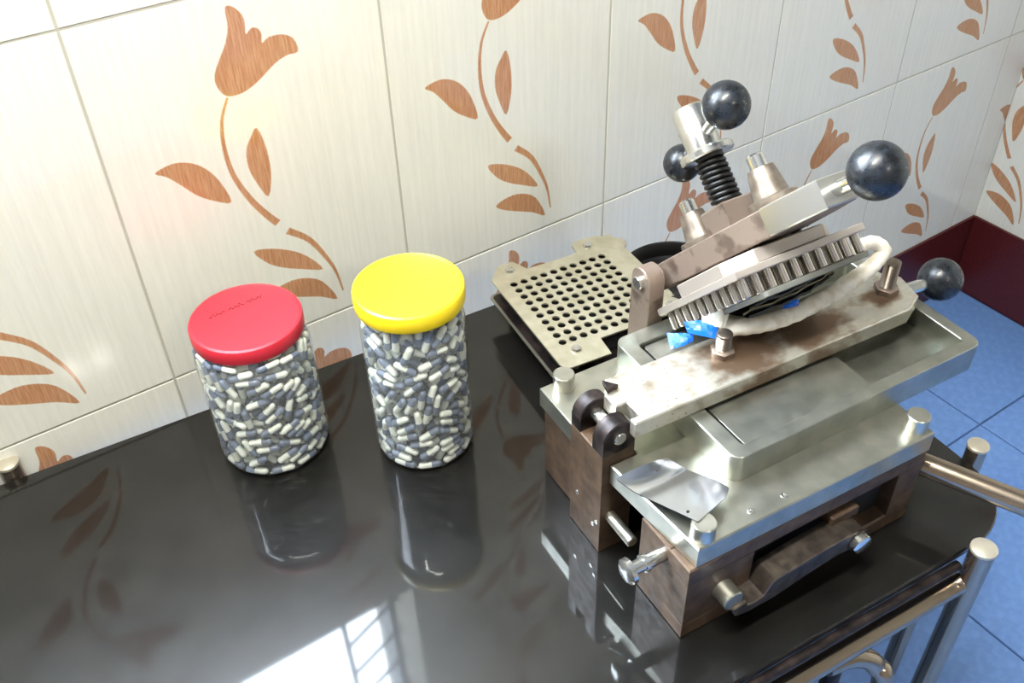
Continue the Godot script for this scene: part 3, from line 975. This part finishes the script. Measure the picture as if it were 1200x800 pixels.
# ---------------------------------------------------------------- perforated plate behind the machine
func build_loader_plate() -> void:
	var root := local() * Transform3D(Basis(Vector3.UP, -0.052), Vector3(0.121, 0.0, -0.322))
	var t := thing("perforated_plate", "perforated steel capsule plate standing on four screws behind the machine", "capsule plate", root)
	var st := new_st()
	var y0 := 0.0484
	var y1 := 0.0500
	var pitch := 0.01095
	var g := pitch * 5.0
	# rim pieces round the drilled field
	extrude(st, PackedVector2Array([Vector2(-0.066, -g), Vector2(-0.066, -0.066), Vector2(-0.050, -0.084), Vector2(-0.034, -0.084), Vector2(-0.026, -0.066), Vector2(0.030, -0.066), Vector2(0.032, -0.080), Vector2(0.036, -0.085), Vector2(0.062, -0.085), Vector2(0.066, -0.080), Vector2(0.076, -0.080), Vector2(0.078, -0.070), Vector2(0.078, -g)]), y0, y1, 0.0)
	extrude(st, PackedVector2Array([Vector2(-0.066, g), Vector2(0.078, g), Vector2(0.078, 0.060), Vector2(-0.016, 0.060), Vector2(-0.018, 0.083), Vector2(-0.062, 0.083), Vector2(-0.066, 0.076)]), y0, y1, 0.0)
	extrude(st, rrect(-0.066, -g, -g, g), y0, y1, 0.0)
	extrude(st, rrect(g, -g, 0.078, g), y0, y1, 0.0)
	var seg := 16
	var r := 0.0038
	var I := Transform3D.IDENTITY
	for i in 10:
		for j in 10:
			var cx := (i - 4.5) * pitch
			var cz := (j - 4.5) * pitch
			for k in seg:
				var pt := []
				for e in 2:
					var a := TAU * (k + e) / seg
					var d := Vector2(cos(a), sin(a))
					var q := d * (pitch * 0.5 / maxf(absf(d.x), absf(d.y)))
					pt.append([Vector2(cx, cz) + d * r, Vector2(cx, cz) + q, d])
				var a0: Vector2 = pt[0][0]
				var a1: Vector2 = pt[1][0]
				var b0: Vector2 = pt[0][1]
				var b1: Vector2 = pt[1][1]
				for s in [[y1, 1.0], [y0, -1.0]]:
					quad(st, I, [Vector3(a0.x, s[0], a0.y), Vector3(a1.x, s[0], a1.y), Vector3(b1.x, s[0], b1.y), Vector3(b0.x, s[0], b0.y)], [Vector3(0, s[1], 0)])
				var n0: Vector2 = -pt[0][2]
				var n1: Vector2 = -pt[1][2]
				quad(st, I, [Vector3(a0.x, y0, a0.y), Vector3(a1.x, y0, a1.y), Vector3(a1.x, y1, a1.y), Vector3(a0.x, y1, a0.y)], [Vector3(n0.x, 0, n0.y), Vector3(n1.x, 0, n1.y), Vector3(n1.x, 0, n1.y), Vector3(n0.x, 0, n0.y)])
	part(t, "drilled_plate", st, M.perf)
	st = new_st()
	extrude(st, rrect(-0.0655, -0.0675, 0.0755, 0.0775, 0.005, 4), 0.0272, 0.0288, 0.0)
	part(t, "lower_plate", st, M.dark_iron)
	st = new_st()
	frame(st, rrect(-0.068, -0.070, 0.078, 0.080, 0.006, 4), rrect(-0.0655, -0.0675, 0.0755, 0.0775, 0.005, 4), 0.0270, 0.0290, 0.0003)
	part(t, "plate_rim", st, M.steel)
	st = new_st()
	box(st, Vector3(-0.058, 0.0292, -0.060), Vector3(0.072, 0.0440, 0.058), 0.0008)  # coloured near-black to put shade behind the drilled holes
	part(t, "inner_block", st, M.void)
	for p in [Vector2(-0.043, -0.071), Vector2(0.046, -0.072), Vector2(-0.043, 0.064), Vector2(0.066, 0.050)]:
		st = new_st()
		bar(st, Vector3(p.x, 0.0, p.y), Vector3(p.x, 0.0485, p.y), 0.0030, 14)
		var s := part(t, "screw", st, M.steel)
		st = new_st()
		lathe(st, [Vector2(0, 0.0498), Vector2(0.0050, 0.0498), Vector2(0.0050, 0.0512), Vector2(0.0038, 0.0528), Vector2(0, 0.0533)], 18, Transform3D(Basis.IDENTITY, Vector3(p.x, 0, p.y)))
		part(s, "screw_head", st, M.bright)

# ---------------------------------------------------------------- loose things round the machine
func build_small_things() -> void:
	var L := local()
	# black round pan
	var pan := thing("round_pan", "black round shallow pan lying between the machine and the wall", "pan", L * Transform3D(Basis.IDENTITY, Vector3(0.243, 0.0, -0.334)))
	var st := new_st()
	lathe(st, [Vector2(0, 0.0), Vector2(0.052, 0.0), Vector2(0.058, 0.004), Vector2(0.060, 0.022), Vector2(0.0585, 0.0235), Vector2(0.057, 0.022), Vector2(0.055, 0.007), Vector2(0.050, 0.004), Vector2(0, 0.004)], 56)
	part(pan, "pan_body", st, M.black)

	# bent bright sheet resting on the front left peg
	var sh := thing("sheet_scoop", "thin bright bent metal sheet scoop resting on the machine's front left peg", "scoop", L)
	st = new_st()
	var rows := 14
	var cols := 16
	var grid := []
	for a in rows + 1:
		var line := []
		for b in cols + 1:
			line.append(scoop_point(float(b) / cols, float(a) / rows))
		grid.append(line)
	var I := Transform3D.IDENTITY
	for side in 2:
		var off := 0.0 if side == 0 else -0.0009
		for a in rows:
			for b in cols:
				var p := [grid[a][b], grid[a][b + 1], grid[a + 1][b + 1], grid[a + 1][b]]
				var n: Vector3 = (p[1] - p[0]).cross(p[3] - p[0]).normalized()
				if n.y < 0.0:
					n = -n
				var ns := []
				for c in [[a, b], [a, b + 1], [a + 1, b + 1], [a + 1, b]]:
					var u: Vector3 = grid[c[0]][mini(c[1] + 1, cols)] - grid[c[0]][maxi(c[1] - 1, 0)]
					var v: Vector3 = grid[mini(c[0] + 1, rows)][c[1]] - grid[maxi(c[0] - 1, 0)][c[1]]
					var m := u.cross(v).normalized()
					if m.y < 0.0:
						m = -m
					ns.append(m if side == 0 else -m)
				for k in 4:
					p[k] += Vector3(0, off, 0)
				quad(st, I, p, ns)
	part(sh, "sheet", st, M.sheet)
	for h in [Vector2(0.08, 0.62), Vector2(0.82, 0.10)]:
		st = new_st()
		lathe(st, rod_profile(0.0011, -0.0004, 0.0005, 0.0002), 12, Transform3D(Basis.IDENTITY, scoop_point(h.x, h.y)))
		part(sh, "rivet", st, M.dark_iron)

	# wedge of folded dark bag under the raised plate
	var bag := thing("folded_bag", "crumpled dark plastic bag folded under the raised pin plate", "bag", L)
	for i in 4:
		st = new_st()
		sheet_fold(st, 0.120 + 0.006 * (i % 2), 0.222 - 0.003 * (i % 3), 0.092 - 0.001 * i, deg_to_rad(28.5 - 2.6 * i), 0.0026, 31 + i)
		var f := part(bag, "fold", st, M.foil)
		if i % 2 == 0:
			st = new_st()
			fold_edge(st, 0.120 + 0.006 * (i % 2), 0.222 - 0.003 * (i % 3), 0.092 - 0.001 * i, deg_to_rad(28.5 - 2.6 * i), 0.0026, 31 + i)
			part(f, "fold_edge", st, M.edge)

	# white cord bent round the bag
	var cord := thing("white_cord", "thick off-white soft cord looped between the clamp bar and the raised plate", "cord", L)
	st = new_st()
	var path := smooth_path([Vector3(0.1184, 0.1490, -0.1302), Vector3(0.1377, 0.1515, -0.1174), Vector3(0.1635, 0.1545, -0.1094), Vector3(0.1954, 0.1580, -0.1081), Vector3(0.2303, 0.1630, -0.1095), Vector3(0.2523, 0.1700, -0.1111), Vector3(0.2607, 0.1780, -0.1129), Vector3(0.2536, 0.1840, -0.1192), Vector3(0.2385, 0.1835, -0.1199)], 10)
	var rad := []
	for k in path.size():
		var f := float(k) / (path.size() - 1)
		rad.append(lerpf(0.0076, 0.0062, smoothstep(0.25, 0.8, f)) * (1.0 + 0.05 * sin(k * 1.7)) * smoothstep(-0.05, 0.06, f))
	tube(st, path, rad, 16, 0.85)
	part(cord, "cord_body", st, M.cord)

	# two scraps of printed blue film
	var scrap := thing("film_scrap", "torn blue and white plastic film sticking out at the plate's left corner", "film", L, "blue film scraps")
	st = new_st()
	film(st, [Vector3(0.0914, 0.1520, -0.1341), Vector3(0.1072, 0.1500, -0.1193)], [Vector3(0.0918, 0.1580, -0.1406), Vector3(0.1154, 0.1600, -0.1293)], 0.003, 3)
	part(scrap, "blue_area", st, M.blue_film)
	st = new_st()
	film(st, [Vector3(0.1021, 0.1568, -0.1315), Vector3(0.1164, 0.1545, -0.1225)], [Vector3(0.1045, 0.1625, -0.1355), Vector3(0.1262, 0.1690, -0.1275)], 0.002, 5)
	part(scrap, "white_area", st, M.white_film)
	st = new_st()
	film(st, [Vector3(0.0771, 0.1420, -0.1346), Vector3(0.0935, 0.1460, -0.1296)], [Vector3(0.0810, 0.1480, -0.1460), Vector3(0.0951, 0.1515, -0.1326)], 0.003, 8)
	part(scrap, "blue_area", st, M.blue_film)
	var scrap2 := thing("film_scrap", "small blue corner of film caught above the middle of the white cord", "film", L, "blue film scraps")
	st = new_st()
	film(st, [Vector3(0.1583, 0.1640, -0.1094), Vector3(0.1703, 0.1650, -0.1055)], [Vector3(0.1633, 0.1685, -0.1113), Vector3(0.1723, 0.1695, -0.1068)], 0.0015, 4)
	part(scrap2, "blue_area", st, M.blue_film)

func scoop_point(u: float, v: float) -> Vector3:
	# corners: tip on the peg (u 1, v 0), left end (u 0), right corner (u 1, v 1); the far edge curls up
	var a := Vector3(-0.0095, 0.1025, -0.0690)
	var b := Vector3(0.0112, 0.1124, -0.0110)
	var c := Vector3(0.0530, 0.1105, -0.0225)
	var flat := Plane(a, b, c)
	var d: Vector3 = flat.intersects_ray(Vector3(0.0335, 0.2, -0.0670), Vector3.DOWN) if flat.intersects_ray(Vector3(0.0335, 0.2, -0.0670), Vector3.DOWN) != null else Vector3(0.0335, 0.101, -0.067)
	var p := a.lerp(d, v).lerp(b.lerp(c, v), u)
	# round the far right corner
	var e := maxf(0.0, u - 0.72) / 0.28 * maxf(0.0, v - 0.72) / 0.28
	p = p.lerp(a.lerp(d, 0.6).lerp(b.lerp(c, 0.6), 0.6), e * 0.17)
	var curl := maxf(0.0, 0.27 - u) / 0.27
	p += Vector3(-0.001, 0.0050 * (0.35 + 0.65 * sin(PI * (0.15 + 0.75 * v))), -0.006) * curl * curl
	return p

func fold_point(x: float, s: float, length: float, ang: float, wave: float, n: FastNoiseLite) -> Vector3:
	var w := n.get_noise_2d(x * 900.0, s * 400.0) * wave + n.get_noise_2d(x * 2600.0 + 70.0, s * 900.0) * wave * 0.4
	var d := length * s * (1.0 - 0.16 * pow(clampf((x - 0.150) / 0.07, 0.0, 1.0), 2.0))
	return Vector3(x, 0.1395 + d * sin(ang) + w * s * cos(ang), -0.192 + d * cos(ang) - w * s * sin(ang))

func sheet_fold(st: SurfaceTool, x0: float, x1: float, length: float, ang: float, wave: float, seed_of: int) -> void:
	var n := FastNoiseLite.new()
	n.seed = seed_of
	n.frequency = 0.03
	var nx := 26
	var ns := 8
	for side in 2:
		for i in nx:
			for j in ns:
				var p := []
				for c in [[i, j], [i + 1, j], [i + 1, j + 1], [i, j + 1]]:
					p.append(fold_point(lerpf(x0, x1, float(c[0]) / nx), float(c[1]) / ns, length, ang, wave, n) + Vector3(0, -0.0028 * side, 0))
				var m: Vector3 = (p[1] - p[0]).cross(p[3] - p[0]).normalized()
				if (m.y < 0.0) == (side == 0):
					m = -m
				quad(st, Transform3D.IDENTITY, p, [m])
	for i in nx:
		var a := fold_point(lerpf(x0, x1, float(i) / nx), 1.0, length, ang, wave, n)
		var b := fold_point(lerpf(x0, x1, float(i + 1) / nx), 1.0, length, ang, wave, n)
		var dn := Vector3(0, -0.0028, 0)
		quad(st, Transform3D.IDENTITY, [a, b, b + dn, a + dn], [Vector3(0, 0.3, 0.95)])

func fold_edge(st: SurfaceTool, x0: float, x1: float, length: float, ang: float, wave: float, seed_of: int) -> void:
	var n := FastNoiseLite.new()
	n.seed = seed_of
	n.frequency = 0.03
	var pts := PackedVector3Array()
	for i in 27:
		pts.append(fold_point(lerpf(x0, x1, i / 26.0), 1.0, length, ang, wave, n) + Vector3(0, 0.0, 0.0006))
	tube(st, pts, 0.00045, 6)

func film(st: SurfaceTool, low: Array, high: Array, bulge: float, seed_of: int) -> void:
	var n := FastNoiseLite.new()
	n.seed = seed_of
	n.frequency = 0.9
	var nu := 10
	var nv := 6
	var g := []
	for j in nv + 1:
		var row := []
		for i in nu + 1:
			var u := float(i) / nu
			var v := float(j) / nv
			var p: Vector3 = (low[0] as Vector3).lerp(low[1], u).lerp((high[0] as Vector3).lerp(high[1], u), v)
			var w := sin(PI * u) * sin(PI * (0.2 + 0.7 * v)) * bulge + n.get_noise_2d(i * 0.5, j * 0.5) * 0.0006
			row.append(p + Vector3(0, 0.4, 0.9) * w)
		g.append(row)
	for side in [0.0, 1.0]:
		for j in nv:
			for i in nu:
				var p := [g[j][i], g[j][i + 1], g[j + 1][i + 1], g[j + 1][i]]
				var m: Vector3 = (p[1] - p[0]).cross(p[3] - p[0]).normalized()
				if m.z < 0.0:
					m = -m
				if side > 0.5:
					for k in 4:
						p[k] -= m * 0.0004
					m = -m
				quad(st, Transform3D.IDENTITY, p, [m])

# ---------------------------------------------------------------- jars and capsules
func build_jar(at: Vector3, rb: float, rl: float, lid0: float, lid1: float, lid_mat: Material, colour: String, seed_of: int) -> void:
	var t := thing("capsule_jar", "clear plastic jar of capsules closed with a %s screw lid" % colour, "jar", Transform3D(Basis.IDENTITY, at))
	var st := new_st()
	lathe(st, [Vector2(0, 0.0026), Vector2(rb * 0.55, 0.0022), Vector2(rb - 0.009, 0.0004), Vector2(rb - 0.0055, 0.0002), Vector2(rb - 0.0020, 0.0024), Vector2(rb - 0.0003, 0.0068), Vector2(rb, 0.012), Vector2(rb, lid0 - 0.020), Vector2(rb - 0.0012, lid0 - 0.012), Vector2(minf(rb - 0.003, rl - 0.003), lid0 - 0.005), Vector2(rl - 0.0042, lid0 - 0.001), Vector2(rl - 0.0042, lid1 - 0.003)], 64, Transform3D.IDENTITY, 0.5)
	part(t, "jar_body", st, M.jar)
	st = new_st()
	lathe(st, [Vector2(rl - 0.0022, lid0), Vector2(rl - 0.0004, lid0), Vector2(rl, lid0 + 0.0008), Vector2(rl, lid1 - 0.0026), Vector2(rl - 0.0008, lid1 - 0.0008), Vector2(rl - 0.0028, lid1), Vector2(rl - 0.0042, lid1 - 0.0007), Vector2(0, lid1 - 0.0009)], 72)
	lathe(st, [Vector2(0, lid1 - 0.0030), Vector2(rl - 0.0022, lid1 - 0.0030), Vector2(rl - 0.0022, lid0)], 48)
	var lid := part(t, "screw_lid", st, lid_mat)
	if colour == "red":
		# a line of worn, unreadable handwriting
		st = new_st()
		var n := FastNoiseLite.new()
		n.seed = 77
		n.frequency = 0.11
		for w in 3:
			var pts := PackedVector3Array()
			for k in 22:
				var u := w * 0.0165 + k * 0.00062
				pts.append(Vector3(-0.024 + u, lid1 - 0.00075, -0.016 - 0.05 * u + 0.0034 * n.get_noise_1d(k * 11.0 + w * 190.0) + 0.0015 * sin(k * 0.9 + w * 2.0)))
			tube(st, pts, 0.0004, 5)
		part(lid, "handwriting", st, M.ink)
	# capsules: an outer layer against the wall, and layers behind it that fill the gaps
	var r := RandomNumberGenerator.new()
	r.seed = seed_of
	var half := 0.0070
	var cr := 0.0031
	var spots := []
	var y_lo := 0.0050
	var y_hi := lid0 - 0.004
	for layer in 3:
		var R := rb - 0.0010 - cr - layer * 0.0061
		var placed := []
		var cell := {}
		var size := 2.0 * (half + cr)
		var first := int(TAU * (R - 0.001) / (2.06 * (half + cr))) if layer == 0 else 0
		for tries in 16000:
			var s := r.randf_range(0.0, TAU * R)
			var y := r.randf_range(y_lo, y_hi)
			var lean := sin(s * 60.0 + layer * 2.0) * 0.9 + sin(y * 90.0 + seed_of) * 0.7
			var a := lean + r.randfn(0.0, 0.45)
			if tries < first:   # a ring lying round the foot of the jar
				s = TAU * R * (tries + 0.5) / first
				y = y_lo + 0.0006 * (tries % 3)
				a = 0.0
			var d := Vector2(cos(a), sin(a))
			if y - absf(d.y) * half < y_lo or y + absf(d.y) * half > y_hi:
				continue
			var c := Vector2(s, y)
			var key := Vector2i(int(s / size), int(y / size))
			var ok := true
			for kx in range(-1, 2):
				for ky in range(-1, 2):
					for o in cell.get(key + Vector2i(kx, ky), []):
						var pts := Geometry2D.get_closest_points_between_segments(c - d * half, c + d * half, o[0] - o[1] * half, o[0] + o[1] * half)
						if pts[0].distance_to(pts[1]) < 2.0 * cr * 0.95:
							ok = false
							break
					if not ok:
						break
				if not ok:
					break
			if ok:
				if not cell.has(key):
					cell[key] = []
				cell[key].append([c, d])
				placed.append([c, d])
		for o in placed:
			var th: float = o[0].x / R
			var out_dir := Vector3(cos(th), 0, sin(th))
			var tang := Vector3(-sin(th), 0, cos(th))
			var ax: Vector3 = (tang * o[1].x + Vector3.UP * o[1].y).normalized()
			if r.randf() < 0.5:
				ax = -ax
			var rr := sqrt(maxf(0.0, R * R - pow(half * o[1].x, 2.0)))
			spots.append([out_dir * rr + Vector3(0, o[0].y, 0), ax, layer, out_dir])
	if not M.has("capsule_body"):
		st = new_st()
		lathe(st, capsule_half(-1.0, cr * 0.955, half, cr), 10)
		M.capsule_body = st.commit()
		M.capsule_body.surface_set_material(0, M.cap_white)
		st = new_st()
		lathe(st, capsule_half(1.0, cr, half, cr), 10)
		M.capsule_cap = st.commit()
		M.capsule_cap.surface_set_material(0, M.cap_grey)
		var both := ArrayMesh.new()
		both.add_surface_from_arrays(Mesh.PRIMITIVE_TRIANGLES, M.capsule_body.surface_get_arrays(0))
		both.surface_set_material(0, M.cap_white)
		both.add_surface_from_arrays(Mesh.PRIMITIVE_TRIANGLES, M.capsule_cap.surface_get_arrays(0))
		both.surface_set_material(1, M.cap_grey)
		M.capsule_both = both
	var eye := (Vector3(-0.1051, 0.0, 0.7319) - Vector3(at.x, 0, at.z)).normalized()
	var front := []
	var rest := []
	for s in spots:
		if s[2] < 2 and s[3].dot(eye) > (-0.12 if s[2] == 0 else 0.3):
			front.append(s)
		else:
			rest.append(s)
	front.sort_custom(func(a, b): return a[2] < b[2] or a[2] == b[2] and a[3].dot(eye) > b[3].dot(eye))
	for k in front.size():
		if k >= 150:
			rest.append(front[k])
			continue
		var xf := along(at + front[k][0], front[k][1])
		var c := thing("capsule", "small grey and white capsule inside the %s-lidded jar" % colour, "capsule", xf, "capsules in the %s-lidded jar" % colour)
		put(c, "capsule_body", M.capsule_body)
		put(c, "capsule_cap", M.capsule_cap)
	var mm := MultiMesh.new()
	mm.transform_format = MultiMesh.TRANSFORM_3D
	mm.mesh = M.capsule_both
	mm.instance_count = rest.size()
	for k in rest.size():
		mm.set_instance_transform(k, along(rest[k][0], rest[k][1]))
	var fill := MultiMeshInstance3D.new()
	fill.name = numbered("capsule_filling")
	fill.multimesh = mm
	fill.position = at
	add_child(fill)
	fill.set_meta("kind", "stuff")
	tag(fill, "grey and white capsules deeper inside the %s-lidded jar" % colour, "capsules")

func capsule_half(s: float, r: float, half: float, cr: float) -> Array:
	var prof := []
	if s < 0.0:
		for k in 5:
			var a := PI / 2 * k / 4.0
			prof.append(Vector2(r * sin(a), -half - cr * cos(a)))
		prof.append(Vector2(r, 0.0022))
		prof.append(Vector2(0, 0.0022))
	else:
		prof.append(Vector2(0, 0.0012))
		prof.append(Vector2(r, 0.0012))
		for k in 5:
			var a := PI / 2 * k / 4.0
			prof.append(Vector2(r * cos(a), half + cr * sin(a)))
	return prof
